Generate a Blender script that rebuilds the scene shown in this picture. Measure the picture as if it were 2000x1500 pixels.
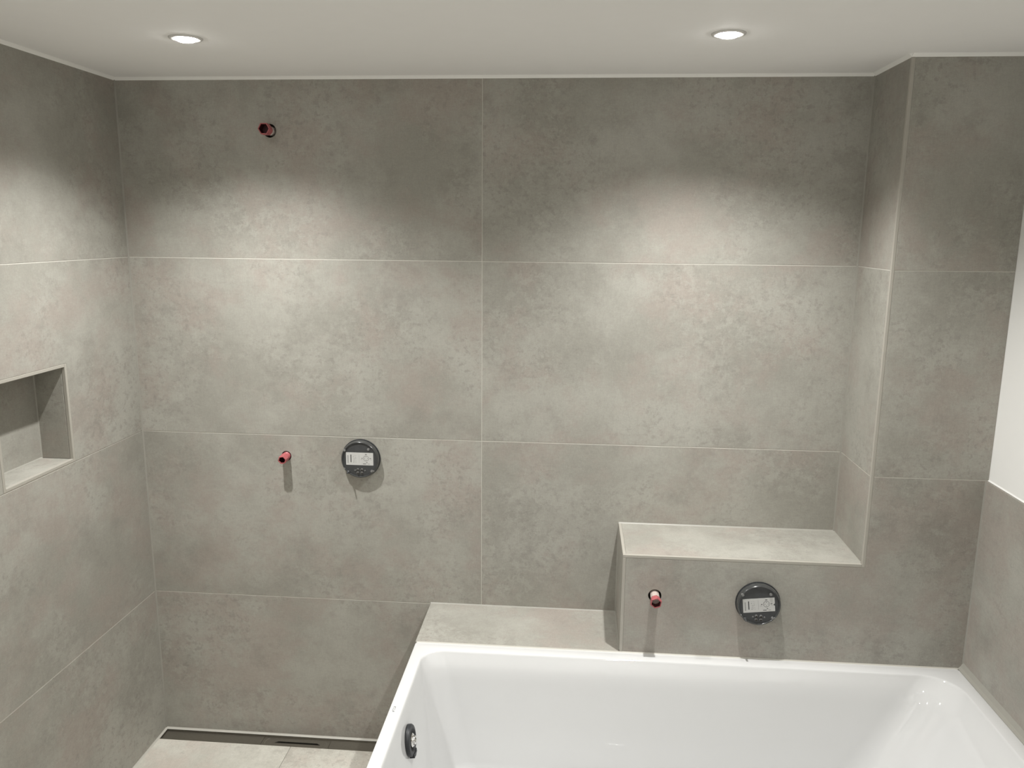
import bpy, bmesh, math, random
from mathutils import Vector, Matrix

for o in list(bpy.data.objects):
    bpy.data.objects.remove(o, do_unlink=True)
scene = bpy.context.scene
COL = scene.collection
random.seed(7)

# ------------------------------------------------------------------ camera
cam_data = bpy.data.cameras.new('camera')
cam_data.sensor_fit = 'HORIZONTAL'
cam_data.sensor_width = 36.0
cam_data.lens = 1555.56 * 36.0 / 2000.0
cam_data.clip_start = 0.02
cam = bpy.data.objects.new('camera', cam_data)
COL.objects.link(cam)
R_ = Vector((0.99668516, 0.08082474, 0.00927654))
U_ = Vector((-0.02441712, 0.18841512, 0.9817859))
F_ = Vector((-0.07760475, 0.97875794, -0.18976407))
cam.matrix_world = Matrix(((R_.x, U_.x, -F_.x, 1.5055),
                           (R_.y, U_.y, -F_.y, -2.6003),
                           (R_.z, U_.z, -F_.z, 1.8632),
                           (0, 0, 0, 1)))
scene.camera = cam

# ------------------------------------------------------------------ world, exposure
world = bpy.data.worlds.new('world')
scene.world = world
world.use_nodes = True
world.node_tree.nodes['Background'].inputs['Color'].default_value = (0, 0, 0, 1)
world.node_tree.nodes['Background'].inputs['Strength'].default_value = 0.0
vs = scene.view_settings
vs.view_transform = 'Standard'
vs.look = 'None'
vs.gamma = 1.0
vs.use_curve_mapping = False
vs.exposure = 0.0
LAMP_W = 73.0          # the two lamps over shower and bath
LAMP_W_REAR = (27.0, 43.0)   # the lamps of the two rows further back in the room
LAMP_COL = (1.0, 0.990, 0.966)
LAMP_ANGLE = 129.0
LAMP_CORE = 0.46        # narrow bright core of each beam, as a share of its wide beam
LAMP_BLEND = 0.97

# ------------------------------------------------------------------ key dimensions (metres)
ZC = 2.335            # ceiling
Z3, Z2, Z1 = 0.558, 1.160, 1.762   # joints between tile rows
G = 0.001             # half joint
XV = 1.198            # vertical joint of the back wall
XP = 2.383            # side face of the pilaster
XR = 2.709            # tiled face of the right wall
XW = 2.716            # plaster face of the right wall
DP = 0.272            # depth of ledge / boxing
ZS = 0.885            # shelf top
XS = 1.669            # left face of the boxing
ZL = 0.560            # ledge top and bath rim
XL = 1.017            # left edge of ledge and bath
YB = -1.022           # front edge of the bath
YF = -3.40            # wall behind the viewer
TT = 0.009            # tile thickness


# ------------------------------------------------------------------ materials
def new_mat(name):
    m = bpy.data.materials.new(name)
    m.use_nodes = True
    nt = m.node_tree
    return m, nt, nt.nodes, nt.links, nt.nodes['Principled BSDF']


def simple(name, col, rough=0.5, metal=0.0, coat=0.0, noise=0.0, scale=60.0, spec=0.5):
    m, nt, N, L, b = new_mat(name)
    b.inputs['Roughness'].default_value = rough
    b.inputs['Metallic'].default_value = metal
    b.inputs['Coat Weight'].default_value = coat
    b.inputs['Specular IOR Level'].default_value = spec
    tc = N.new('ShaderNodeTexCoord')
    nz = N.new('ShaderNodeTexNoise')
    nz.inputs['Scale'].default_value = scale
    nz.inputs['Detail'].default_value = 4
    L.new(tc.outputs['Object'], nz.inputs['Vector'])
    mx = N.new('ShaderNodeMix')
    mx.data_type = 'RGBA'
    mx.inputs[6].default_value = tuple(c * (1 - noise) for c in col) + (1,)
    mx.inputs[7].default_value = tuple(min(1, c * (1 + noise)) for c in col) + (1,)
    L.new(nz.outputs['Fac'], mx.inputs[0])
    L.new(mx.outputs[2], b.inputs['Base Color'])
    return m


def tile_material(name='cement_look_tile', k=1.0):
    """warm grey cement-look porcelain: soft clouds of pinkish and greenish grey,
    worn light patches, horizontal smears and pale specks"""
    m, nt, N, L, b = new_mat(name)
    tc = N.new('ShaderNodeTexCoord')
    oi = N.new('ShaderNodeObjectInfo')
    mul = N.new('ShaderNodeVectorMath'); mul.operation = 'SCALE'
    mul.inputs[0].default_value = (37.0, 53.0, 71.0)
    L.new(oi.outputs['Random'], mul.inputs['Scale'])
    add = N.new('ShaderNodeVectorMath'); add.operation = 'ADD'
    L.new(tc.outputs['Object'], add.inputs[0])
    L.new(mul.outputs[0], add.inputs[1])

    def noise(scale, detail, rough=0.55, dist=0.0, vec=None):
        n = N.new('ShaderNodeTexNoise')
        n.inputs['Scale'].default_value = scale
        n.inputs['Detail'].default_value = detail
        n.inputs['Roughness'].default_value = rough
        n.inputs['Distortion'].default_value = dist
        L.new(vec or add.outputs[0], n.inputs['Vector'])
        return n.outputs['Fac']

    def remap(sock, a, c, lo=0.0, hi=1.0, smooth=True):
        r = N.new('ShaderNodeMapRange')
        r.interpolation_type = 'SMOOTHSTEP' if smooth else 'LINEAR'
        r.inputs['From Min'].default_value = a
        r.inputs['From Max'].default_value = c
        r.inputs['To Min'].default_value = lo
        r.inputs['To Max'].default_value = hi
        L.new(sock, r.inputs['Value'])
        return r.outputs['Result']

    def mixc(fac, a, c, mode='MIX'):
        x = N.new('ShaderNodeMix'); x.data_type = 'RGBA'; x.blend_type = mode
        L.new(fac, x.inputs[0])
        for s, v in ((6, a), (7, c)):
            if isinstance(v, tuple):
                x.inputs[s].default_value = v + (1,)
            else:
                L.new(v, x.inputs[s])
        return x.outputs[2]

    def math_(op, a, c):
        x = N.new('ShaderNodeMath'); x.operation = op
        for i, v in enumerate((a, c)):
            if isinstance(v, (int, float)):
                x.inputs[i].default_value = v
            else:
                L.new(v, x.inputs[i])
        return x.outputs[0]

    TILE_GREEN, TILE_PINK, TILE_LIGHT, TILE_DARK, TILE_SPECK = [tuple(c * k for c in t) for t in TILE_TONES]
    # large soft light / dark clouds
    def shifted(dx, dy, dz):
        m_ = N.new('ShaderNodeMapping')
        m_.inputs['Location'].default_value = (dx, dy, dz)
        L.new(add.outputs[0], m_.inputs['Vector'])
        return m_.outputs[0]
    s1, s2, s3, s4 = shifted(11.3, 4.7, 2.2), shifted(3.1, 19.4, 7.7), shifted(23.0, 8.8, 1.4), shifted(5.5, 31.0, 12.0)
    cloud = remap(noise(3.0, 6, 0.64, 0.0), 0.36, 0.66)
    col = mixc(cloud, TILE_GREEN, TILE_LIGHT)
    # ragged pinkish stains
    pink = math_('MULTIPLY', remap(noise(3.6, 7, 0.70, 0.0, s1), 0.45, 0.63), 0.60)
    col = mixc(pink, col, TILE_PINK)
    # darker ragged patches
    dark = math_('MULTIPLY', remap(noise(5.0, 7, 0.72, 0.0, s2), 0.50, 0.68), 0.46)
    col = mixc(dark, col, TILE_DARK)
    # crisp worn mottling, stronger in some clouds than in others
    gate = remap(noise(3.2, 3, 0.6, 0.0, s3), 0.42, 0.60, 0.15, 1.0)
    mott = math_('MULTIPLY', remap(noise(26, 5, 0.78, 0.0, s4), 0.47, 0.60), 0.50)
    col = mixc(math_('MULTIPLY', mott, gate), col, TILE_LIGHT)
    pits = math_('MULTIPLY', remap(noise(48, 4, 0.75, 0.0, s1), 0.52, 0.62), 0.44)
    col = mixc(math_('MULTIPLY', pits, gate), col, TILE_DARK)
    # short combed strokes, along and across
    ms = N.new('ShaderNodeMapping')
    ms.inputs['Scale'].default_value = (75, 190, 75)
    L.new(add.outputs[0], ms.inputs['Vector'])
    sm = remap(noise(1.0, 3, 0.6, 0.0, ms.outputs[0]), 0.30, 0.70, 0.962, 1.038, False)
    mv = N.new('ShaderNodeMapping')
    mv.inputs['Scale'].default_value = (260, 60, 60)
    L.new(add.outputs[0], mv.inputs['Vector'])
    sv = remap(noise(1.0, 3, 0.6, 0.0, mv.outputs[0]), 0.30, 0.70, 0.962, 1.038, False)
    gr = remap(noise(420, 2, 0.5), 0.30, 0.70, 0.95, 1.05, False)
    val = math_('MULTIPLY', math_('MULTIPLY', sm, sv), gr)
    vm = N.new('ShaderNodeVectorMath'); vm.operation = 'SCALE'
    L.new(col, vm.inputs[0])
    L.new(val, vm.inputs['Scale'])
    col = vm.outputs[0]
    # pale specks gathered in clouds
    vo = N.new('ShaderNodeTexVoronoi')
    vo.inputs['Scale'].default_value = 120
    L.new(add.outputs[0], vo.inputs['Vector'])
    sp = remap(vo.outputs['Distance'], 0.08, 0.15, 1.0, 0.0)
    spg = remap(noise(11, 3, 0.7, 0.0, s2), 0.53, 0.59)
    sp = math_('MULTIPLY', math_('MULTIPLY', sp, spg), 0.45)
    col = mixc(sp, col, TILE_SPECK)
    L.new(col, b.inputs['Base Color'])
    b.inputs['Specular IOR Level'].default_value = 0.35
    L.new(remap(noise(30, 2, 0.6), 0.3, 0.7, 0.48, 0.60, False), b.inputs['Roughness'])
    bp = N.new('ShaderNodeBump')
    bp.inputs['Strength'].default_value = 0.10
    bp.inputs['Distance'].default_value = 0.001
    L.new(noise(160, 2, 0.6), bp.inputs['Height'])
    L.new(bp.outputs[0], b.inputs['Normal'])
    return m


TILE_GREEN = (0.326, 0.316, 0.278)
TILE_PINK = (0.362, 0.312, 0.276)
TILE_LIGHT = (0.412, 0.402, 0.359)
TILE_DARK = (0.258, 0.244, 0.215)
TILE_SPECK = (0.56, 0.53, 0.475)
TILE_TONES = (TILE_GREEN, TILE_PINK, TILE_LIGHT, TILE_DARK, TILE_SPECK)
M = {}
M['tile'] = tile_material(k=0.945)
M['floor_tile'] = tile_material('pale_floor_tile', 1.5)
M['grout'] = simple('grout', (0.60, 0.585, 0.53), 0.9, noise=0.08, scale=200)
M['floor_grout'] = simple('floor_grout', (0.26, 0.25, 0.22), 0.9, noise=0.08, scale=200)
M['profile'] = simple('tile_edge_profile', (0.40, 0.38, 0.335), 0.45, noise=0.03, scale=30)
M['silicone'] = simple('grey_silicone', (0.335, 0.325, 0.288), 0.45, noise=0.04, scale=80)
M['silicone_light'] = simple('light_silicone', (0.50, 0.485, 0.435), 0.45, noise=0.04, scale=80)
M['paint'] = simple('white_paint', (0.85, 0.848, 0.825), 0.75, noise=0.012, scale=25, spec=0.3)
M['ceiling'] = simple('ceiling_paint', (0.925, 0.918, 0.907), 0.8, noise=0.012, scale=18, spec=0.3)
M['caulk'] = simple('white_caulk', (0.90, 0.895, 0.87), 0.5, noise=0.02, scale=70)
M['enamel'] = simple('white_enamel', (0.665, 0.668, 0.665), 0.04, coat=0.6, noise=0.004, scale=5)
M['silicone_mid'] = simple('mid_grey_silicone', (0.285, 0.275, 0.242), 0.45, noise=0.04, scale=80)
M['black_plastic'] = simple('black_plastic', (0.022, 0.023, 0.026), 0.32, noise=0.25, scale=40)
M['charcoal_plastic'] = simple('charcoal_plastic', (0.046, 0.048, 0.050), 0.42, noise=0.30, scale=55)
M['clear_plastic'] = simple('smoky_plastic', (0.048, 0.050, 0.050), 0.22, noise=0.35, scale=90, coat=0.5)
M['clip'] = simple('grey_clip_plastic', (0.20, 0.20, 0.195), 0.30, noise=0.35, scale=140, coat=0.4)
M['plug_shade'] = simple('shaded_red_plastic', (0.070, 0.010, 0.012), 0.6, noise=0.2, scale=90)  # red plug plastic darkened to carry the shade inside the recess
M['rubber'] = simple('black_rubber', (0.020, 0.022, 0.025), 0.45, noise=0.25, scale=60)
M['hole'] = simple('dark_bore', (0.030, 0.027, 0.022), 0.9, noise=0.2, scale=80)
M['bore_shade'] = simple('shaded_bore', (0.10, 0.09, 0.075), 0.9, noise=0.25, scale=120)  # dark tone carries the shade inside the drilled holes
M['label'] = simple('label_paper', (0.54, 0.54, 0.525), 0.5, noise=0.05, scale=60)
M['ink'] = simple('label_ink', (0.05, 0.05, 0.05), 0.7, noise=0.15, scale=300)
M['ink_grey'] = simple('label_grey_ink', (0.30, 0.30, 0.29), 0.7, noise=0.25, scale=300)
M['red'] = simple('red_plastic', (0.40, 0.10, 0.108), 0.45, noise=0.28, scale=90)
M['tape'] = simple('white_thread_tape', (0.52, 0.44, 0.40), 0.6, noise=0.30, scale=260)
M['chrome'] = simple('chrome', (0.75, 0.74, 0.72), 0.15, metal=1.0, noise=0.05, scale=80)
M['steel'] = simple('brushed_dark_steel', (0.26, 0.243, 0.207), 0.38, metal=0.85, noise=0.10, scale=120)
M['steel_light'] = simple('steel_edge', (0.40, 0.375, 0.33), 0.35, metal=0.8, noise=0.08, scale=120)
M['lamp_ring'] = simple('lamp_ring_white', (0.66, 0.65, 0.63), 0.4, noise=0.01, scale=40)
M['logo'] = simple('rim_print', (0.32, 0.33, 0.34), 0.4, noise=0.15, scale=500)


def lens_material():
    m, nt, N, L, b = new_mat('lamp_lens')
    b.inputs['Base Color'].default_value = (0.9, 0.9, 0.88, 1)
    b.inputs['Emission Color'].default_value = (1.0, 0.975, 0.93, 1)
    b.inputs['Emission Strength'].default_value = 55.0
    return m


M['lens'] = lens_material()


# ------------------------------------------------------------------ helpers
def link(name, me, mat, parent=None, loc=None, matrix=None, smooth=False):
    if isinstance(me, bmesh.types.BMesh):
        bm = me
        bmesh.ops.recalc_face_normals(bm, faces=bm.faces[:])
        me = bpy.data.meshes.new(name)
        bm.to_mesh(me)
        bm.free()
    if smooth:
        for p in me.polygons:
            p.use_smooth = True
        try:
            me.set_sharp_from_angle(angle=math.radians(38))
        except Exception:
            pass
    me.materials.clear()
    me.materials.append(M[mat])
    o = bpy.data.objects.new(name, me)
    COL.objects.link(o)
    if matrix is not None:
        o.matrix_world = matrix
    elif loc is not None:
        o.location = loc
    if parent is not None:
        adopt(o, parent)
    return o


def adopt(o, parent):
    o.parent = parent
    inv = Matrix.Identity(4)
    p = parent
    chain = Matrix.Identity(4)
    while p is not None:
        chain = (p.matrix_parent_inverse @ p.matrix_basis if p.parent else p.matrix_basis) @ chain
        p = p.parent
    o.matrix_parent_inverse = chain.inverted()


def thing(name, label, cat, loc=(0, 0, 0), group=None):
    o = bpy.data.objects.new(name, None)
    COL.objects.link(o)
    o.empty_display_size = 0.05
    o.location = loc
    tag(o, label, cat, group)
    return o


def tag(o, label, cat, group=None, kind=None):
    o['label'] = label
    o['category'] = cat
    if group:
        o['group'] = group
    if kind:
        o['kind'] = kind
    return o


def bm_box(bm, x0, x1, y0, y1, z0, z1):
    v = [bm.verts.new(p) for p in ((x0, y0, z0), (x1, y0, z0), (x1, y1, z0), (x0, y1, z0),
                                   (x0, y0, z1), (x1, y0, z1), (x1, y1, z1), (x0, y1, z1))]
    for f in ((3, 2, 1, 0), (4, 5, 6, 7), (0, 1, 5, 4), (1, 2, 6, 5), (2, 3, 7, 6), (3, 0, 4, 7)):
        bm.faces.new([v[i] for i in f])
    return v


def box(name, b, mat, parent=None, bevel=0.0):
    x0, x1, y0, y1, z0, z1 = b
    c = Vector(((x0 + x1) / 2, (y0 + y1) / 2, (z0 + z1) / 2))
    bm = bmesh.new()
    bm_box(bm, x0 - c.x, x1 - c.x, y0 - c.y, y1 - c.y, z0 - c.z, z1 - c.z)
    if bevel:
        bmesh.ops.bevel(bm, geom=bm.edges[:], offset=bevel, segments=2, profile=0.5, affect='EDGES')
    return link(name, bm, mat, parent, loc=c)


def offset_poly(poly, d):
    """inset a counter-clockwise polygon by d (mitred)"""
    n = len(poly)
    out = []
    for i in range(n):
        p0, p1, p2 = Vector(poly[i - 1]), Vector(poly[i]), Vector(poly[(i + 1) % n])
        e1, e2 = (p1 - p0).normalized(), (p2 - p1).normalized()
        n1, n2 = Vector((-e1.y, e1.x)), Vector((-e2.y, e2.x))
        k = 1.0 + n1.dot(n2)
        out.append(p1 + (n1 + n2) * (d / k) if abs(k) > 1e-6 else p1 + n1 * d)
    return out


def slab(bm, poly, t, bev):
    """polygon slab, top at z=0, underside at z=-t, with a tiny arris"""
    rings = [[(p[0], p[1], -t) for p in poly], [(p[0], p[1], -bev) for p in poly],
             [(p.x, p.y, 0.0) for p in offset_poly(poly, bev)]]
    vr = [[bm.verts.new(c) for c in r] for r in rings]
    n = len(poly)
    for a, c in zip(vr, vr[1:]):
        for i in range(n):
            bm.faces.new((a[i], a[(i + 1) % n], c[(i + 1) % n], c[i]))
    bm.faces.new(vr[2])
    bm.faces.new(list(reversed(vr[0])))


FRAMES = {
    'back': (Vector((1, 0, 0)), Vector((0, 0, 1)), Vector((0, -1, 0))),
    'left': (Vector((0, 1, 0)), Vector((0, 0, 1)), Vector((1, 0, 0))),     # faces +x
    'right': (Vector((0, -1, 0)), Vector((0, 0, 1)), Vector((-1, 0, 0))),  # faces -x
    'front': (Vector((-1, 0, 0)), Vector((0, 0, 1)), Vector((0, 1, 0))),   # faces +y
    'up': (Vector((1, 0, 0)), Vector((0, 1, 0)), Vector((0, 0, 1))),
    'down': (Vector((1, 0, 0)), Vector((0, -1, 0)), Vector((0, 0, -1))),
}
WOB = random.Random(3)


def tile(parent, frame, plane, poly, name='tile', mat='tile', t=TT, bev=0.0007, wobble=0.0002):
    """one tile. poly is a list of (a, c) world coordinates in the plane:
    back/front: (x, z); left/right: (y, z); up/down: (x, y).  plane: the face coordinate."""
    u, v, n = FRAMES[frame]
    if len(poly) == 2:
        (a0, c0), (a1, c1) = poly
        poly = [(a0, c0), (a1, c0), (a1, c1), (a0, c1)]
    pts = []
    for a, c in poly:
        if frame in ('back', 'front'):
            w = Vector((a, plane, c))
        elif frame in ('left', 'right'):
            w = Vector((plane, a, c))
        else:
            w = Vector((a, c, plane))
        pts.append(w)
    ctr = sum(pts, Vector()) / len(pts)
    loc2 = [((p - ctr).dot(u), (p - ctr).dot(v)) for p in pts]
    area = sum(loc2[i - 1][0] * loc2[i][1] - loc2[i][0] * loc2[i - 1][1] for i in range(len(loc2)))
    if area < 0:
        loc2.reverse()
    bm = bmesh.new()
    slab(bm, loc2, t, bev)
    ctr = ctr + n * (WOB.uniform(-1, 1) * wobble)
    mtx = Matrix(((u.x, v.x, n.x, ctr.x), (u.y, v.y, n.y, ctr.y), (u.z, v.z, n.z, ctr.z), (0, 0, 0, 1)))
    return link(name, bm, mat, parent, matrix=mtx)


def bead(name, mat, parent, p0, p1, d1, d2, r):
    """small concave-looking sealant fillet along an inner corner; d1, d2 point along both faces"""
    p0, p1, d1, d2 = Vector(p0), Vector(p1), Vector(d1), Vector(d2)
    prof = [Vector((0, 0, 0)), d1 * r, d1 * r * 0.62 + d2 * r * 0.30, d1 * r * 0.30 + d2 * r * 0.62, d2 * r]
    mid = (p0 + p1) / 2
    bm = bmesh.new()
    rings = []
    for p in (p0, p1):
        rings.append([bm.verts.new(p + q - mid) for q in prof])
    n = len(prof)
    for i in range(n):
        bm.faces.new((rings[0][i], rings[0][(i + 1) % n], rings[1][(i + 1) % n], rings[1][i]))
    bm.faces.new(rings[0]); bm.faces.new(list(reversed(rings[1])))
    return link(name, bm, mat, parent, loc=mid)


def lathe(bm, prof, seg=48, axis='-y', closed=False, sx=1.0):
    """prof: list of (r, h), revolved; h runs along the axis"""
    rings = []
    for r, h in prof:
        if r < 1e-6:
            rings.append([bm.verts.new(_ax(0, 0, h, axis))])
        else:
            rings.append([bm.verts.new(_ax(r * math.cos(2 * math.pi * i / seg), r * math.sin(2 * math.pi * i / seg), h, axis))
                          for i in range(seg)])
    pairs = list(zip(rings, rings[1:]))
    if closed:
        pairs.append((rings[-1], rings[0]))
    for a, c in pairs:
        for i in range(seg):
            j = (i + 1) % seg
            if len(a) == 1 and len(c) == 1:
                continue
            if len(a) == 1:
                bm.faces.new((a[0], c[j], c[i]))
            elif len(c) == 1:
                bm.faces.new((a[i], a[j], c[0]))
            else:
                bm.faces.new((a[i], a[j], c[j], c[i]))


def _ax(a, c, h, axis):
    if axis == '-y':
        return (a, -h, c)
    if axis == '-z':
        return (a, c, -h)
    if axis == 'x':
        return (h, a, c)
    return (a, c, h)


def cut_round(o, centre, r, depth=0.06):
    """drill a round hole along y through a mesh object"""
    bm = bmesh.new()
    bmesh.ops.create_cone(bm, cap_ends=True, segments=40, radius1=r, radius2=r, depth=depth * 2)
    bmesh.ops.rotate(bm, verts=bm.verts[:], matrix=Matrix.Rotation(math.pi / 2, 3, 'X'))
    me = bpy.data.meshes.new('cutter')
    bm.to_mesh(me); bm.free()
    c = bpy.data.objects.new('cutter', me)
    COL.objects.link(c)
    c.location = centre
    bpy.context.view_layer.update()
    md = o.modifiers.new('bore', 'BOOLEAN')
    md.operation = 'DIFFERENCE'
    md.solver = 'EXACT'
    md.object = c
    dg = bpy.context.evaluated_depsgraph_get()
    res = bpy.data.meshes.new_from_object(o.evaluated_get(dg))
    o.modifiers.remove(md)
    o.data = res
    bpy.data.objects.remove(c, do_unlink=True)


# ------------------------------------------------------------------ the shell
ceiling = box('ceiling', (-0.15, XW + 0.15, YF - 0.15, 0.15, ZC, ZC + 0.12), 'ceiling')
tag(ceiling, 'smooth white painted ceiling with recessed downlights', 'ceiling', kind='structure')

wall_back = box('wall_back', (-0.15, XW + 0.15, 0.0009, 0.15, -0.12, ZC), 'grout')
tag(wall_back, 'wall of large warm grey cement-look tiles behind shower and bath', 'wall', kind='structure')

bm = bmesh.new()   # left wall with the pocket of the niche left open
NY0, NY1, NZ0, NZ1 = -0.690, -0.380, 1.1615, 1.462     # outer edge of the niche frame
for b in ((-0.15, -0.0009, YF, NY0, -0.12, ZC), (-0.15, -0.0009, NY1, 0.0008, -0.12, ZC),
          (-0.15, -0.0009, NY0, NY1, -0.12, NZ0), (-0.15, -0.0009, NY0, NY1, NZ1, ZC),
          (-0.15, -0.112, NY0, NY1, NZ0, NZ1)):
    bm_box(bm, *b)
wall_left = link('wall_left', bm, 'grout')
tag(wall_left, 'left wall of large warm grey tiles around the small niche', 'wall', kind='structure')

wall_right = box('wall_right', (XW, XW + 0.15, YF, 0.0008, -0.12, ZC), 'paint')
tag(wall_right, 'right wall, white plaster above a grey tiled lower half', 'wall', kind='structure')
wall_front = box('wall_front', (-0.15, XW + 0.15, YF - 0.15, YF, -0.12, ZC), 'paint')
tag(wall_front, 'plain white plaster wall behind the viewer', 'wall', kind='structure')
floor = box('floor', (-0.15, XW + 0.15, YF, -0.066, -0.12, -0.0012), 'floor_grout')
tag(floor, 'light grey tiled shower floor beside the bath', 'floor', kind='structure')

# --- back wall tiles
rowz = [(0.002, Z3 - G), (Z3 + G, Z2 - G), (Z2 + G, Z1 - G), (Z1 + G, ZC - 0.001)]
back_tiles = {}
for r, (za, zb) in enumerate(rowz):
    for c, (xa, xb) in enumerate(((0.0015, XV - G), (XV + G, XP - 0.001))):
        back_tiles[(r, c)] = tile(wall_back, 'back', 0.0, [(xa, za), (xb, zb)])
# --- left wall tiles (full height over the shower, half height further on)
for r, (za, zb) in enumerate(rowz):
    if r == 2:
        y0, y1 = -1.2, -0.0015
        tile(wall_left, 'left', 0.0, [(y0, za), (NY0 - 0.0005, za), (NY0 - 0.0005, NZ1 + 0.0005), (NY1 + 0.0005, NZ1 + 0.0005),
                                      (NY1 + 0.0005, za), (y1, za), (y1, zb), (y0, zb)])
    else:
        tile(wall_left, 'left', 0.0, [(-1.2, za), (-0.0015, zb)])
for ya, yb in ((-2.402, -1.202), (YF, -2.404)):
    for za, zb in rowz[:2]:
        tile(wall_left, 'left', 0.0, [(ya, za), (yb, zb)])
box('plaster', (-0.0017, -0.0005, YF, -1.201, Z2, ZC), 'paint', wall_left)
# --- right wall tiles, up to the second joint
box('grout_bed', (XR + 0.0009, XW + 0.001, YF, -DP, -0.02, Z2 - 0.004), 'grout', wall_right)
for ya, yb in ((-1.47, -DP - 0.0015), (-2.672, -1.472), (YF, -2.674)):
    for za, zb in rowz[:2]:
        tile(wall_right, 'right', XR, [(ya, za), (yb, zb - (0.001 if zb > 1 else 0))])
# --- floor tiles
fx = [0.004, 0.504, 0.506, 1.105, 1.107, 1.706, 1.708, 2.307, 2.309, XR - 0.002]
fy = [(-0.660, -0.0635), (-1.262, -0.662), (-1.864, -1.264), (-2.466, -1.866), (-3.068, -2.468), (YF + 0.002, -3.070)]
for i in range(0, len(fx), 2):
    for j, (ya, yb) in enumerate(fy):
        if fx[i] > 1.0 and j == 0:
            continue
        if fx[i] >= 0.5 and j < 2 and fx[i + 1] > XL:
            xa, xb = fx[i], min(fx[i + 1], XL - 0.004)
            if xa > XL:
                if j == 1:
                    yb2 = YB - 0.016
                    tile(floor, 'up', 0.0, mat='floor_tile', poly=[(xa, ya), (fx[i + 1], yb2)])
                continue
            if j == 1:
                tile(floor, 'up', 0.0, mat='floor_tile', poly=[(xa, ya), (fx[i + 1], ya), (fx[i + 1], YB - 0.016), (xb, YB - 0.016), (xb, yb), (xa, yb)])
                continue
            tile(floor, 'up', 0.0, mat='floor_tile', poly=[(xa, ya), (xb, yb)])
        else:
            tile(floor, 'up', 0.0, mat='floor_tile', poly=[(fx[i], ya), (fx[i + 1], yb)])

# --- sealant lines of the room
def trim(n, mat, label, p0, p1, d1, d2, r):
    o = bead('trim_%d' % n, mat, None, p0, p1, d1, d2, r)
    tag(o, label, 'sealant', kind='structure')


trim(1, 'caulk', 'white caulk line between ceiling and back wall', (0, 0, ZC), (XP, 0, ZC), (0, -1, 0), (0, 0, -1), 0.009)
trim(2, 'caulk', 'white caulk line between ceiling and left wall', (0, -1.2, ZC), (0, 0, ZC), (1, 0, 0), (0, 0, -1), 0.009)
trim(3, 'silicone_mid', 'grey sealant up the corner of left and back walls', (0, 0, 0), (0, 0, ZC - 0.004), (1, 0, 0), (0, -1, 0), 0.004)
trim(4, 'caulk', 'white caulk line between ceiling and pilaster side', (XP, -DP, ZC), (XP, 0, ZC), (-1, 0, 0), (0, 0, -1), 0.009)
trim(5, 'caulk', 'white caulk line between ceiling and pilaster front', (XP, -DP, ZC), (XW, -DP, ZC), (0, -1, 0), (0, 0, -1), 0.009)
trim(6, 'silicone_light', 'pale sealant along the foot of the back wall', (0, 0, 0.001), (XL - 0.002, 0, 0.001), (0, -1, 0), (0, 0, 1), 0.006)
trim(7, 'silicone_light', 'pale sealant along the foot of the left wall', (0, -1.2, 0), (0, 0, 0), (1, 0, 0), (0, 0, 1), 0.006)
trim(8, 'silicone_mid', 'grey sealant in the recess corner beside the pilaster', (XP, 0, ZS), (XP, 0, ZC), (-1, 0, 0), (0, -1, 0), 0.004)
trim(9, 'silicone_mid', 'grey sealant down the corner of boxing and right wall', (XR, -DP, ZL), (XR, -DP, Z2 - 0.002), (-1, 0, 0), (0, -1, 0), 0.0035)
trim(10, 'caulk', 'white caulk line on top of the right wall tiles', (XW, -1.6, Z2 - 0.001), (XW, -DP, Z2 - 0.001), (0, 0, 1), (-1, 0, 0), 0.0035)

# ------------------------------------------------------------------ bath surround: ledge and aprons
sur = thing('bath_ledge', 'low grey tiled ledge between the bath and the back wall', 'ledge', (XL, -DP, 0))
bm = bmesh.new()
bm_box(bm, XL + TT + 0.0005, XS - 0.001, -DP + 0.002, -0.0015, 0.001, ZL - 0.0012)
link('core', bm, 'grout', sur)
tile(sur, 'up', ZL, [(XL, -DP + 0.001), (XS - 0.0015, -0.0015)], name='ledge_tile')
tile(sur, 'right', XL, [(-DP + 0.001, 0.002), (-0.0015, ZL - TT - 0.0005)])
apron = thing('bath_apron', 'grey tiled apron panels enclosing the bathtub below its rim', 'apron', (XL, YB, 0))
bm = bmesh.new()
bm_box(bm, XL + TT + 0.0035, XL + TT + 0.02, YB + 0.041, -DP - 0.001, 0.001, ZL - 0.047)
link('core', bm, 'grout', apron)
bm = bmesh.new()
bm_box(bm, XL + TT + 0.0035, XR - 0.003, YB + TT + 0.0035, YB + 0.04, 0.001, ZL - 0.047)
link('core', bm, 'grout', apron)
tile(apron, 'right', XL + 0.003, [(YB + 0.013, 0.002), (-DP - 0.001, ZL - 0.045)])
tile(apron, 'back', YB + 0.003, [(XL + 0.004, 0.002), (XL + 1.2, ZL - 0.045)])
tile(apron, 'back', YB + 0.003, [(XL + 1.202, 0.002), (XR - 0.002, ZL - 0.045)])
bead('sealant', 'silicone', sur, (XL, 0, ZL), (XS, 0, ZL), (0, -1, 0), (0, 0, 1), 0.003)

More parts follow.
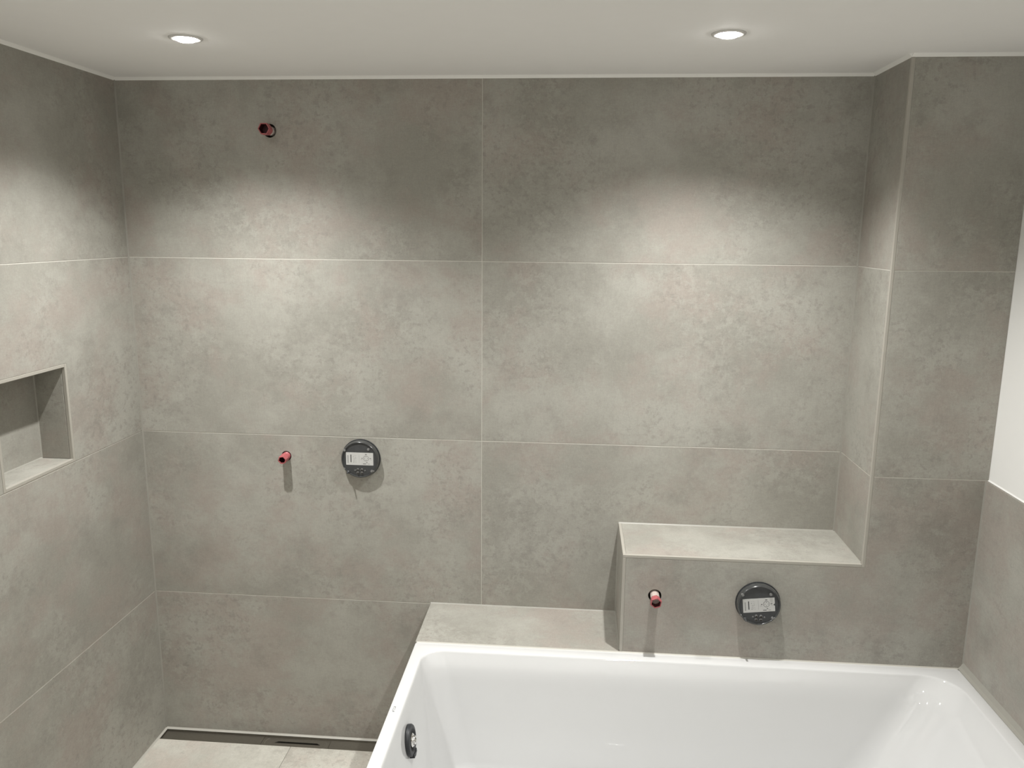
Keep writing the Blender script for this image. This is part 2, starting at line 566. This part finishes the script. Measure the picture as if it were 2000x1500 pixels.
# ------------------------------------------------------------------ boxing with shelf and pilaster
boxing = thing('tiled_boxing', 'grey tiled boxing with a shelf above the bath and a pilaster beside it', 'shelf', (XS, -DP, ZL))
bm = bmesh.new()
bm_box(bm, XS + TT, XW - 0.0005, -DP + 0.0009, -0.0005, ZL - 0.05, ZS - 0.0013)
bm_box(bm, XP + 0.0009, XW - 0.0005, -DP + 0.0009, -0.0005, ZS - 0.0009, ZC - 0.0005)
boxing_core = link('core', bm, 'grout', boxing)
E = 0.0095   # width of the edge profiles
lower_front = tile(boxing, 'back', -DP, [(XS + E, ZL - 0.03), (XW - 0.001, ZL - 0.03), (XW - 0.001, Z2 - G), (XP + E, Z2 - G),
                                         (XP + E, ZS - E), (XS + E, ZS - E)], name='front_tile')
tile(boxing, 'back', -DP, [(XP + E, Z2 + G), (XW - 0.001, Z1 - G)], name='front_tile')
tile(boxing, 'back', -DP, [(XP + E, Z1 + G), (XW - 0.001, ZC - 0.001)], name='front_tile')
tile(boxing, 'right', XS, [(-DP + E, ZL + 0.002), (-0.001, ZS - E)], name='side_tile')
tile(boxing, 'up', ZS, [(XS + E, -DP + E), (XP - 0.001, -0.001)], name='shelf_tile')
for za, zb in ((ZS + 0.002, Z2 - G), (Z2 + G, Z1 - G), (Z1 + G, ZC - 0.001)):
    tile(boxing, 'right', XP, [(-DP + E, za), (-0.001, zb)], name='side_tile')


def edge_profile(parent, b):
    o = box('edge_profile', b, 'profile', parent, bevel=0.0012)
    return o


P = 0.0004       # how far the profile stands proud
edge_profile(boxing, (XP - P, XP + E - 0.0007, -DP - P, -DP + E - 0.0007, ZS - E + 0.0007, ZC - 0.001))
edge_profile(boxing, (XS - P, XP - P - 0.0002, -DP - P, -DP + E - 0.0007, ZS - E + 0.0007, ZS + P))
edge_profile(boxing, (XS - P, XS + E - 0.0007, -DP + E - 0.0005, -0.001, ZS - E + 0.0007, ZS + P))
edge_profile(boxing, (XS - P, XS + E - 0.0007, -DP - P, -DP + E - 0.0007, ZL + 0.001, ZS - E + 0.0005))
bead('sealant', 'silicone', boxing, (XS, 0, ZS), (XP, 0, ZS), (0, -1, 0), (0, 0, 1), 0.004)
bead('sealant', 'silicone', boxing, (XP, -DP + 0.01, ZS), (XP, 0, ZS), (-1, 0, 0), (0, 0, 1), 0.003)
bead('sealant', 'silicone', boxing, (XS, -DP + 0.01, ZL), (XS, 0, ZL), (-1, 0, 0), (0, 0, 1), 0.003)
bead('sealant', 'silicone', boxing, (XS, 0, ZL), (XS, 0, ZS), (-1, 0, 0), (0, -1, 0), 0.003)

# ------------------------------------------------------------------ niche
ND = -0.100
F = 0.0095
niche = thing('wall_niche', 'small square tiled niche recessed in the left wall', 'niche', (0, (NY0 + NY1) / 2, NZ0))
iy0, iy1, iz0, iz1 = NY0 + F, NY1 - F, NZ0 + F, NZ1 - F
tile(niche, 'left', ND, [(iy0, iz0), (iy1, iz1)], name='back_tile')
tile(niche, 'back', iy1, [(ND + 0.0005, iz0), (-0.011, iz1)], name='side_tile')
tile(niche, 'front', iy0, [(ND + 0.0005, iz0), (-0.011, iz1)], name='side_tile')
tile(niche, 'up', iz0, [(ND + 0.0005, iy0 + 0.001), (-0.011, iy1 - 0.001)], name='bottom_tile')
tile(niche, 'down', iz1, [(ND + 0.0005, iy0 + 0.001), (-0.011, iy1 - 0.001)], name='top_tile')
for b in ((-0.010, 0.0006, NY0, iy0, NZ0, NZ1), (-0.010, 0.0006, iy1, NY1, NZ0, NZ1),
          (-0.010, 0.0006, iy0 + 0.0002, iy1 - 0.0002, NZ0, iz0), (-0.010, 0.0006, iy0 + 0.0002, iy1 - 0.0002, iz1, NZ1)):
    box('edge_profile', b, 'profile', niche, bevel=0.001)
bead('sealant', 'silicone', niche, (ND, iy1, iz0), (ND, iy1, iz1), (1, 0, 0), (0, -1, 0), 0.003)
bead('sealant', 'silicone', niche, (ND, iy0, iz0), (ND, iy1, iz0), (1, 0, 0), (0, 0, 1), 0.003)

# ------------------------------------------------------------------ bathtub
bath = thing('bathtub', 'white enamel built-in bathtub below the tiled boxing', 'bathtub', (XL + 0.84, -0.647, 0.0))
XB1 = 2.697


def rrect(x0, x1, y0, y1, radii, z, n=12):
    """counter-clockwise rounded rectangle; radii: (x1y1, x0y1, x0y0, x1y0)"""
    pts = []
    cs = ((x1, y1, 0, radii[0], -1, -1), (x0, y1, 90, radii[1], 1, -1), (x0, y0, 180, radii[2], 1, 1), (x1, y0, 270, radii[3], -1, 1))
    for cx, cy, a0, r, sx, sy in cs:
        ox, oy = cx + sx * r, cy + sy * r
        for i in range(n + 1):
            a = math.radians(a0 + 90.0 * i / n)
            pts.append((ox + r * math.cos(a), oy + r * math.sin(a), z))
    return pts


def bath_shell():
    secs = []
    o = (0.010, 0.010, 0.010, 0.010)
    secs.append(rrect(XL + 0.001, XB1, YB, -DP - 0.001, o, ZL - 0.042))
    secs.append(rrect(XL + 0.001, XB1, YB, -DP - 0.001, o, ZL - 0.004))
    secs.append(rrect(XL + 0.002, XB1 - 0.001, YB + 0.001, -DP - 0.002, o, ZL - 0.0012))
    secs.append(rrect(XL + 0.005, XB1 - 0.004, YB + 0.004, -DP - 0.005, o, ZL))
    # inner edge of the flat rim
    ix0, ix1, iy0, iy1 = XL + 0.034, XB1 - 0.036, YB + 0.042, -0.316
    zt = ZL
    # (left inset, right inset, back/front inset, z, left radius, right radius)
    prof = [(0.000, 0.000, 0.000, zt, 0.062, 0.095),
            (0.002, 0.002, 0.002, zt - 0.0006, 0.062, 0.096),
            (0.004, 0.004, 0.004, zt - 0.0026, 0.063, 0.098),
            (0.0055, 0.006, 0.0055, zt - 0.0065, 0.064, 0.100),
            (0.0075, 0.010, 0.0085, zt - 0.0130, 0.066, 0.103),
            (0.0100, 0.017, 0.0130, zt - 0.0230, 0.069, 0.107),
            (0.0130, 0.027, 0.0185, zt - 0.0360, 0.072, 0.112),
            (0.0155, 0.039, 0.0235, zt - 0.0500, 0.075, 0.116)]
    z_a, z_b = zt - 0.050, 0.225
    for k in range(1, 10):
        s = k / 9
        z = z_a + (z_b - z_a) * s
        prof.append((0.0155 + 0.044 * s, 0.039 + 0.165 * s, 0.0235 + 0.0465 * s, z, 0.075 + 0.035 * s, 0.116 + 0.036 * s))
    # fillet into the floor
    rf = 0.085
    for k in range(1, 9):
        a = math.radians(90.0 * k / 8)
        q = rf * (1 - math.cos(a)) * 1.15
        prof.append((0.0595 + q, 0.204 + q * 1.9, 0.070 + q, 0.225 - rf * math.sin(a), 0.110 + 0.010 * k, 0.152 + 0.008 * k))
    for li, ri, bi, z, lr, rr in prof:
        secs.append(rrect(ix0 + li, ix1 - ri, iy0 + bi, iy1 - bi, (rr, lr, lr, rr), z))
    bm = bmesh.new()
    rings = [[bm.verts.new(p) for p in s] for s in secs]
    n = len(rings[0])
    for a, c in zip(rings, rings[1:]):
        for i in range(n):
            j = (i + 1) % n
            bm.faces.new((a[i], a[j], c[j], c[i]))
    # floor, gently dished
    last = [v.co.copy() for v in rings[-1]]
    ctr = Vector((1.55, -0.647, last[0].z - 0.006))
    prev = rings[-1]
    for s in (0.6, 0.25):
        cur = [bm.verts.new(ctr + (p - ctr) * s) for p in last]
        for i in range(n):
            j = (i + 1) % n
            bm.faces.new((prev[i], prev[j], cur[j], cur[i]))
        prev = cur
    cv = bm.verts.new(ctr)
    for i in range(n):
        bm.faces.new((prev[i], prev[(i + 1) % n], cv))
    me = bpy.data.meshes.new('shell')
    # orient so that the tub faces up / inward
    for f in bm.faces:
        f.normal_update()
    bmesh.ops.recalc_face_normals(bm, faces=bm.faces[:])
    bm.normal_update()
    if cv.link_faces[0].normal.z < 0:
        bmesh.ops.reverse_faces(bm, faces=bm.faces[:])
    bm.to_mesh(me)
    bm.free()
    return link('shell', me, 'enamel', bath, smooth=True)


shell = bath_shell()
# solid wall thickness for the shell
sol = shell.modifiers.new('thickness', 'SOLIDIFY')
sol.thickness = 0.004
sol.offset = 1.0

# overflow opening fitting on the left end wall
ox, oz = 1.0685, 0.470
tilt = Matrix.Rotation(math.radians(-8.0), 4, 'Y')
om = Matrix.Translation((ox - 0.001, -0.647, oz)) @ tilt
bm = bmesh.new()
lathe(bm, [(0.020, 0.0), (0.0415, 0.0), (0.0425, 0.003), (0.0425, 0.013), (0.040, 0.0165), (0.031, 0.018), (0.029, 0.015), (0.024, 0.006), (0.020, 0.006)],
      seg=56, axis='x', closed=True)
ovf = link('overflow_gasket', bm, 'rubber', bath, matrix=om, smooth=True)
ovf['label'] = 'black rubber overflow ring'
for a in (-90, -72, -108):
    bm = bmesh.new()
    ca, sa = math.cos(math.radians(a)), math.sin(math.radians(a))
    bm_box(bm, 0.002, 0.019, 0.036 * ca - 0.005, 0.036 * ca + 0.005, 0.042 * sa - 0.005, 0.042 * sa + 0.005)
    link('gasket_lug', bm, 'rubber', ovf, matrix=om)
bm = bmesh.new()
lathe(bm, [(0.0, 0.008), (0.0175, 0.008), (0.0185, 0.010), (0.0185, 0.0165), (0.0168, 0.0185), (0.0125, 0.0185), (0.0118, 0.0200), (0.0118, 0.0235),
           (0.0105, 0.0250), (0.0065, 0.0250), (0.006, 0.0215), (0.0, 0.0215)], seg=40, axis='x')
st = link('overflow_stud', bm, 'chrome', ovf, matrix=om, smooth=True)
st['label'] = 'chrome threaded stud'
bm = bmesh.new()
lathe(bm, [(0.0, 0.0215), (0.0048, 0.0215), (0.0048, 0.0265), (0.004, 0.0272), (0.0, 0.0272)], seg=6, axis='x')
link('stud_screw', bm, 'chrome', ovf, matrix=om)

# printed mark on the rim (two short strokes and a bar, reading as a tiny two-line emblem)
bm = bmesh.new()
z0, z1 = ZL - 0.0001, ZL + 0.0002
for x0, x1, y0, y1 in ((1.0262, 1.0282, -0.644, -0.630), (1.0215, 1.0275, -0.6315, -0.628), (1.0215, 1.0235, -0.650, -0.634),
                       (1.0225, 1.0290, -0.653, -0.650), (1.0250, 1.0262, -0.655, -0.645)):
    bm_box(bm, x0 + 0.0065, x1 + 0.0065, y0, y1, z0, z1)
link('rim_emblem', bm, 'logo', bath)
bead('sealant', 'silicone_light', bath, (XL + 0.004, -DP, ZL - 0.0012), (XR, -DP, ZL - 0.0012), (0, -1, 0), (0, 0, 1), 0.0035)
# wide sealant fillet against the right wall
bm = bmesh.new()
prof = [(XB1 - 0.001, ZL - 0.002), (XB1 - 0.002, ZL + 0.001), (XR - 0.007, ZL + 0.008), (XR - 0.002, ZL + 0.017), (XR, ZL + 0.021), (XR, ZL - 0.002)]
ra = [bm.verts.new((x, YB, z)) for x, z in prof]
rb = [bm.verts.new((x, -DP, z)) for x, z in prof]
for i in range(len(prof)):
    j = (i + 1) % len(prof)
    bm.faces.new((ra[i], ra[j], rb[j], rb[i]))
bm.faces.new(ra); bm.faces.new(list(reversed(rb)))
link('sealant', bm, 'silicone', bath)

# ------------------------------------------------------------------ linear drain in the shower floor
drain = thing('linear_drain', 'dark steel linear drain along the foot of the back wall', 'drain', (0.45, -0.035, -0.02))
dx0, dx1, dy0, dy1 = 0.006, XL - 0.006, -0.0615, -0.0065
bm = bmesh.new()
bm_box(bm, dx0, dx1, dy0 - 0.003, dy1 + 0.005, -0.034, -0.030)
bm_box(bm, dx0, dx1, dy0 - 0.0035, dy0, -0.030, -0.0008)
bm_box(bm, dx0, dx1, dy1, dy1 + 0.0058, -0.030, -0.0008)
bm_box(bm, dx0 - 0.002, dx0, dy0 - 0.003, dy1 + 0.005, -0.030, -0.0008)
bm_box(bm, dx1, dx1 + 0.002, dy0 - 0.003, dy1 + 0.005, -0.030, -0.0008)
link('trough', bm, 'steel', drain)
sx0, sx1 = 0.385, 0.640
for xa, xb in ((dx0 + 0.001, sx0), (sx1, dx1 - 0.001)):
    bm = bmesh.new()       # gently dished cover plate
    ys = [dy0 + 0.001 + (dy1 - dy0 - 0.002) * i / 6 for i in range(7)]
    top = [-0.0060 - 0.0008 * math.sin(math.pi * i / 6) for i in range(7)]
    va = [[bm.verts.new((x, y, z)) for y, z in zip(ys, top)] for x in (xa, xb)]
    vb = [[bm.verts.new((x, y, -0.0100)) for y in ys] for x in (xa, xb)]
    for i in range(6):
        bm.faces.new((va[0][i], va[0][i + 1], va[1][i + 1], va[1][i]))
        bm.faces.new((vb[0][i], vb[1][i], vb[1][i + 1], vb[0][i + 1]))
        bm.faces.new((va[0][i], vb[0][i], vb[0][i + 1], va[0][i + 1]))
        bm.faces.new((va[1][i], va[1][i + 1], vb[1][i + 1], vb[1][i]))
    bm.faces.new((va[0][0], va[1][0], vb[1][0], vb[0][0]))
    bm.faces.new((va[0][6], vb[0][6], vb[1][6], va[1][6]))
    link('cover_plate', bm, 'steel', drain)
# inlet insert: plate with a trapezoid slot
bm = bmesh.new()
ya, yb = dy0 + 0.001, dy1 - 0.001
yc0, yc1 = -0.0375, -0.0275
out = [(sx0 + 0.001, ya), (sx1 - 0.001, ya), (sx1 - 0.001, yb), (sx0 + 0.001, yb)]
inn = [(0.432, yc0), (0.606, yc0), (0.592, yc1), (0.446, yc1)]
vt = [bm.verts.new((x, y, -0.0068)) for x, y in out]
vi = [bm.verts.new((x, y, -0.0068)) for x, y in inn]
vb = [bm.verts.new((x, y, -0.0110)) for x, y in out]
vj = [bm.verts.new((x, y, -0.0110)) for x, y in inn]
for i in range(4):
    j = (i + 1) % 4
    bm.faces.new((vt[i], vt[j], vi[j], vi[i]))
    bm.faces.new((vb[i], vj[i], vj[j], vb[j]))
    bm.faces.new((vt[i], vb[i], vb[j], vt[j]))
    bm.faces.new((vi[i], vi[j], vj[j], vj[i]))
ins = link('inlet_insert', bm, 'steel', drain)
bm = bmesh.new()
bm_box(bm, 0.40, 0.63, -0.055, -0.012, -0.0296, -0.0290)
link('dark_well', bm, 'hole', drain)
for xc, s in ((0.405, -1), (0.620, 1)):
    bm = bmesh.new()       # thin curved seam at both ends of the insert
    pr = []
    for i in range(9):
        a = math.radians(-60 + 120 * i / 8)
        pr.append((xc + s * (0.020 * math.cos(a) - 0.012), -0.034 + 0.024 * math.sin(a)))
    rr = [[bm.verts.new((x + dx, y, z)) for x, y in pr] for dx, z in ((-0.0009, -0.0070), (0.0, -0.0060), (0.0009, -0.0070))]
    for a_, c_ in zip(rr, rr[1:]):
        for i in range(8):
            bm.faces.new((a_[i], a_[i + 1], c_[i + 1], c_[i]))
    link('insert_seam', bm, 'steel_light', ins)


# ------------------------------------------------------------------ plugged pipe ends
def pipe_plug(x, wall_y, z, label, tiles, hole_r=0.0205, thread=0.016, out=0.058, white=False, tilt=(0, 0), spin=0.0, hexr=0.0175):
    for t_ in tiles:
        cut_round(t_, (x, wall_y, z), hole_r)
    root = thing('pipe_plug', label, 'pipe plug', (x, wall_y, z), 'red plugs closing the water outlets')
    mt = Matrix.Translation((x, wall_y, z)) @ Matrix.Rotation(math.radians(tilt[0]), 4, 'X') @ Matrix.Rotation(math.radians(tilt[1]), 4, 'Z')
    bm = bmesh.new()     # sleeve added in the drilled hole, the hole's shade put into its colour
    lathe(bm, [(hole_r - 0.0002, -0.0006), (hole_r - 0.0002, -0.045), (0.0, -0.045)], seg=40)
    link('bore', bm, 'bore_shade', root, loc=(x, wall_y, z))
    bm = bmesh.new()     # threaded stub wrapped in tape
    pr = [(0.0, -0.044), (0.0125, -0.044)]
    h = -0.040
    while h < thread:
        pr += [(0.0138, h), (0.0126, h + 0.0012)]
        h += 0.0024
    pr += [(0.0126, thread + 0.002), (0.0, thread + 0.002)]
    lathe(bm, pr, seg=28)
    st_ = link('thread', bm, 'tape' if white else 'red', root, matrix=mt, smooth=True)
    if white:
        st_['label'] = 'thread wrapped in white sealing tape'
    # collar blending from round to hexagon, then the hexagonal socket
    bm = bmesh.new()
    seg = 36
    R, wl = hexr, 0.0032

    def hexrad(a, r):
        k = math.pi / 3
        m_ = (a % k) - k / 2
        return r * math.cos(k / 2) / math.cos(m_)
    stations = [(thread - 0.001, 0.0120, 0.0), (thread, 0.0150, 0.0), (thread + 0.004, 0.0156, 0.05), (thread + 0.010, R * 0.965, 0.75),
                (thread + 0.013, R, 1.0), (out - 0.0008, R, 1.0), (out, R - 0.0008, 1.0), (out, R - wl, 1.0), (out - 0.0045, R - wl - 0.0001, 1.0)]
    rings = []
    for hh, r, k in stations:
        ring = []
        for i in range(seg):
            a = 2 * math.pi * i / seg
            rad = (1 - k) * r + k * hexrad(a, r)
            ring.append(bm.verts.new((rad * math.cos(a + spin), -hh, rad * math.sin(a + spin))))
        rings.append(ring)
    for a_, c_ in zip(rings, rings[1:]):
        for i in range(seg):
            j = (i + 1) % seg
            bm.faces.new((a_[i], a_[j], c_[j], c_[i]))
    hs = link('hex_socket', bm, 'red', root, matrix=mt, smooth=True)
    bm = bmesh.new()      # hexagonal recess of the red plug, its shade put into a darker red
    rg = []
    for hh, r in ((out - 0.0035, R - wl - 0.0002), (out - 0.030, R - wl - 0.0012)):
        rg.append([bm.verts.new((hexrad(2 * math.pi * i / seg, r) * math.cos(2 * math.pi * i / seg + spin), -hh,
                                 hexrad(2 * math.pi * i / seg, r) * math.sin(2 * math.pi * i / seg + spin))) for i in range(seg)])
    for i in range(seg):
        j = (i + 1) % seg
        bm.faces.new((rg[0][i], rg[0][j], rg[1][j], rg[1][i]))
    bm.faces.new(rg[1])
    link('recess', bm, 'plug_shade', hs, matrix=mt, smooth=True)
    return root


pipe_plug(0.509, 0.0, 2.170, 'red hexagonal pipe plug high on the wall under the left downlight',
          [back_tiles[(3, 0)], wall_back], out=0.056, white=True, thread=0.014, tilt=(0, 2), hexr=0.0195, hole_r=0.0215)
pipe_plug(0.515, 0.0, 1.085, 'small red pipe plug on the shower wall left of the round valve box',
          [back_tiles[(1, 0)], wall_back], out=0.046, thread=0.012, tilt=(3, 1), spin=0.2, hexr=0.0150, hole_r=0.0175)
pipe_plug(1.771, -DP, 0.755, 'red pipe plug with white taped thread under the tiled shelf',
          [lower_front, boxing_core], out=0.047, white=True, thread=0.025, tilt=(4, 0), spin=0.35, hexr=0.0180, hole_r=0.0205)


# ------------------------------------------------------------------ concealed valve boxes
def disc_xz(bm, cx, cz, r, h0, h1, seg=16):
    ra = [bm.verts.new((cx + r * math.cos(2 * math.pi * i / seg), -h0, cz + r * math.sin(2 * math.pi * i / seg))) for i in range(seg)]
    rb = [bm.verts.new((cx + r * math.cos(2 * math.pi * i / seg), -h1, cz + r * math.sin(2 * math.pi * i / seg))) for i in range(seg)]
    for i in range(seg):
        j = (i + 1) % seg
        bm.faces.new((ra[i], ra[j], rb[j], rb[i]))
    bm.faces.new(rb)
    bm.faces.new(list(reversed(ra)))


def valve_box(x, wall_y, z, label, rot, depth, notch, label_off, rod):
    root = thing('valve_box', label, 'valve box', (x, wall_y, z), 'round black valve boxes with white labels')
    at = Matrix.Translation((x, wall_y, z))
    bm = bmesh.new()
    lathe(bm, [(0.050, -0.0005), (0.0672, -0.0005), (0.0680, 0.001), (0.0676, 0.0035), (0.0650, 0.004), (0.050, 0.004)], seg=72, closed=True)
    link('gasket', bm, 'rubber', root, matrix=at, smooth=True)
    bm = bmesh.new()
    d = depth
    lathe(bm, [(0.0, 0.0), (0.0655, 0.0), (0.0652, d - 0.007), (0.0646, d - 0.0040), (0.0632, d - 0.0010), (0.0620, d),
               (0.0600, d), (0.0590, d - 0.0015), (0.0585, d - 0.004)], seg=72)
    link('housing', bm, 'clear_plastic', root, matrix=at, smooth=True)
    bm = bmesh.new()
    f = d - 0.0035
    lathe(bm, [(0.0588, f - 0.002), (0.0588, f), (0.054, f + 0.0004), (0.0, f + 0.0004)], seg=72)
    lid = link('lid', bm, 'charcoal_plastic', root, matrix=at, smooth=True)
    fz = f + 0.0004
    rm = at @ Matrix.Rotation(math.radians(-rot), 4, 'Y')
    # clips on the rim
    for cx, cz, r in ((-0.0515, 0.033, 0.0042), (0.0315, 0.0385, 0.0042), (0.0415, -0.0385, 0.0040), (-0.053, -0.032, 0.0026), (0.0485, -0.0375, 0.0024)):
        bm = bmesh.new()
        disc_xz(bm, cx, cz, r, fz - 0.003, fz + 0.0042, 14)
        link('clip', bm, 'clip', root, matrix=at, smooth=True)
    # long test rod at the lower left
    bm = bmesh.new()
    cx, cz = -0.040, -0.0445
    seg = 16
    pr = [(0.0052, 0.004), (0.0052, fz + 0.004), (0.0030, fz + 0.006), (0.0024, rod - 0.002), (0.0008, rod), (0.0, rod)]
    rg = []
    for r, h in pr:
        rg.append([bm.verts.new((cx + r * math.cos(2 * math.pi * i / seg), -h, cz + r * math.sin(2 * math.pi * i / seg))) for i in range(seg)] if r > 0
                  else [bm.verts.new((cx, -h, cz))])
    for a_, c_ in zip(rg, rg[1:]):
        for i in range(seg):
            j = (i + 1) % seg
            if len(c_) == 1:
                bm.faces.new((a_[i], a_[j], c_[0]))
            else:
                bm.faces.new((a_[i], a_[j], c_[j], c_[i]))
    link('rod', bm, 'charcoal_plastic', root, matrix=at, smooth=True)
    # four prongs with sockets and two dimples below the label
    for cx in (-0.0068, 0.0072):
        for cz in (-0.0345, -0.0455):
            bm = bmesh.new()
            disc_xz(bm, cx, cz, 0.0040, fz - 0.001, fz + 0.0035, 14)
            pg = link('prong', bm, 'clip', root, matrix=at, smooth=True)
            bm = bmesh.new()
            disc_xz(bm, cx + 0.0003, cz - 0.0014, 0.0031, fz + 0.0034, fz + 0.0039, 12)
            link('socket', bm, 'hole', pg, matrix=at)
    for cx in (-0.0165, 0.0180):
        bm = bmesh.new()
        disc_xz(bm, cx, -0.0375, 0.0022, fz - 0.001, fz + 0.0020, 10)
        link('pin', bm, 'clip', root, matrix=at)
    # paper label
    lx, lz = label_off
    w, h = 0.0475, 0.0222
    t0, t1 = fz + 0.0001, fz + 0.0006
    bm = bmesh.new()
    outl = [(-w, -h), (w, -h), (w, -0.005), (w - 0.005, -0.001), (w, 0.003), (w, h), (-w, h)] if notch else \
           [(-w + 0.001, -h), (w - 0.001, -h), (w, -h + 0.001), (w, h - 0.001), (w - 0.001, h), (-w + 0.001, h), (-w, h - 0.001), (-w, -h + 0.001)]
    va = [bm.verts.new((px + lx, -t1, pz + lz)) for px, pz in outl]
    vb = [bm.verts.new((px + lx, -t0, pz + lz)) for px, pz in outl]
    n = len(outl)
    for i in range(n):
        j = (i + 1) % n
        bm.faces.new((va[i], va[j], vb[j], vb[i]))
    bm.faces.new(va); bm.faces.new(list(reversed(vb)))
    lab = link('label_sheet', bm, 'label', root, matrix=rm)
    lab['label'] = 'white printed paper label'

    def ink(name, rects, mat, ring=None):
        bm = bmesh.new()
        for px, pz, sx, sz in rects:
            bm_box(bm, lx + px - sx / 2, lx + px + sx / 2, -t1 - 0.00015, -t1 + 0.0001, lz + pz - sz / 2, lz + pz + sz / 2)
        for (px, pz, r0, r1) in (ring or []):
            seg_ = 32
            a_ = [bm.verts.new((lx + px + r0 * math.cos(2 * math.pi * i / seg_), -t1 - 0.00012, lz + pz + r0 * math.sin(2 * math.pi * i / seg_))) for i in range(seg_)]
            c_ = [bm.verts.new((lx + px + r1 * math.cos(2 * math.pi * i / seg_), -t1 - 0.00012, lz + pz + r1 * math.sin(2 * math.pi * i / seg_))) for i in range(seg_)]
            for i in range(seg_):
                j = (i + 1) % seg_
                bm.faces.new((a_[i], a_[j], c_[j], c_[i]))
        o = link(name, bm, mat, lab, matrix=rm)
        if name == 'fine_print':
            o['kind'] = 'stuff'
    rr_ = random.Random(5)
    ink('printed_bar', [(-0.0302, 0.001, 0.0030, 0.0270)], 'ink')
    lines = []
    for k in range(5):          # column of small upright print and pictograms, too small to read
        zz = -0.0125 + 0.0062 * k
        for q in range(3):
            lines.append((-0.0215 + 0.0042 * q + rr_.uniform(-.0008, .0008), zz + rr_.uniform(-.001, .001), rr_.uniform(0.0012, 0.0032), rr_.uniform(0.0008, 0.0026)))
    lines.append((-0.0015, 0.0, 0.0006, 0.030))
    lines += [(0.0065, -0.0025, 0.0060, 0.0009), (0.0395, -0.0025, 0.0055, 0.0009), (-0.0405, -0.002, 0.0035, 0.028)]
    ink('fine_print', lines, 'ink_grey')
    ink('diagram', [(0.0225, 0.0162, 0.0066, 0.0020), (0.0085, 0.0022, 0.0040, 0.0020), (0.0375, 0.0022, 0.0054, 0.0018), (0.0250, -0.0125, 0.0040, 0.0020),
                    (0.0170, -0.0172, 0.0105, 0.0019), (0.0315, -0.0172, 0.0075, 0.0008),
                    (0.0225, 0.0078, 0.0024, 0.0014), (0.0180, 0.0022, 0.0014, 0.0024), (0.0275, 0.0022, 0.0014, 0.0024), (0.0225, -0.0034, 0.0024, 0.0014)],
        'ink', ring=[(0.0225, 0.0022, 0.0086, 0.0096)])
    return root


valve_box(0.780, 0.0, 1.086, 'round black shower valve box with straight white label on the back wall', 0.0, 0.024, False, (0.000, 0.003), 0.040)
valve_box(2.084, -DP, 0.748, 'round black bath valve box with tilted white label below the shelf', 6.5, 0.024, True, (-0.001, 0.001), 0.040)


# ------------------------------------------------------------------ downlights
def downlight(x, y, label, group, watt=LAMP_W):
    root = thing('downlight', label, 'downlight', (x, y, ZC), group)
    bm = bmesh.new()
    lathe(bm, [(0.0415, -0.0002), (0.0418, 0.0012), (0.0405, 0.0028), (0.0360, 0.0040), (0.0310, 0.0036), (0.0285, 0.0022), (0.0280, -0.0002)],
          seg=56, axis='-z', closed=True)
    link('ring', bm, 'lamp_ring', root, loc=(x, y, ZC), smooth=True)
    bm = bmesh.new()
    lathe(bm, [(0.0280, 0.0004), (0.0275, 0.0030), (0.0245, 0.0060), (0.0185, 0.0088), (0.010, 0.0106), (0.0, 0.0112)], seg=40, axis='-z')
    link('lens', bm, 'lens', root, loc=(x, y, ZC), smooth=True)
    ld = bpy.data.lights.new('downlight_beam', 'SPOT')
    ld.energy = watt
    ld.color = LAMP_COL
    ld.spot_size = math.radians(LAMP_ANGLE)
    ld.spot_blend = LAMP_BLEND
    ld.shadow_soft_size = 0.016
    lo = bpy.data.objects.new('beam', ld)
    COL.objects.link(lo)
    lo.location = (x, y, ZC - 0.024)
    adopt(lo, root)
    lc = bpy.data.lights.new('downlight_core', 'SPOT')
    lc.energy = watt * LAMP_CORE
    lc.color = LAMP_COL
    lc.spot_size = math.radians(72.0)
    lc.spot_blend = 1.0
    lc.shadow_soft_size = 0.016
    lo = bpy.data.objects.new('beam_core', lc)
    COL.objects.link(lo)
    lo.location = (x, y, ZC - 0.024)
    adopt(lo, root)
    return root


downlight(0.500, -0.520, 'lit recessed ceiling downlight above the shower', 'ceiling downlights')
downlight(1.858, -0.512, 'lit recessed ceiling downlight above the bath', 'ceiling downlights')
for y in (-1.85, -3.00):
    for x in (0.50, 1.858):
        downlight(x, y, 'recessed ceiling downlight outside the picture, %s row behind, on the %s side' % ('first' if y > -2.2 else 'second', 'left' if x < 1 else 'right'),
                  'ceiling downlights', LAMP_W_REAR[0 if y > -2.2 else 1])
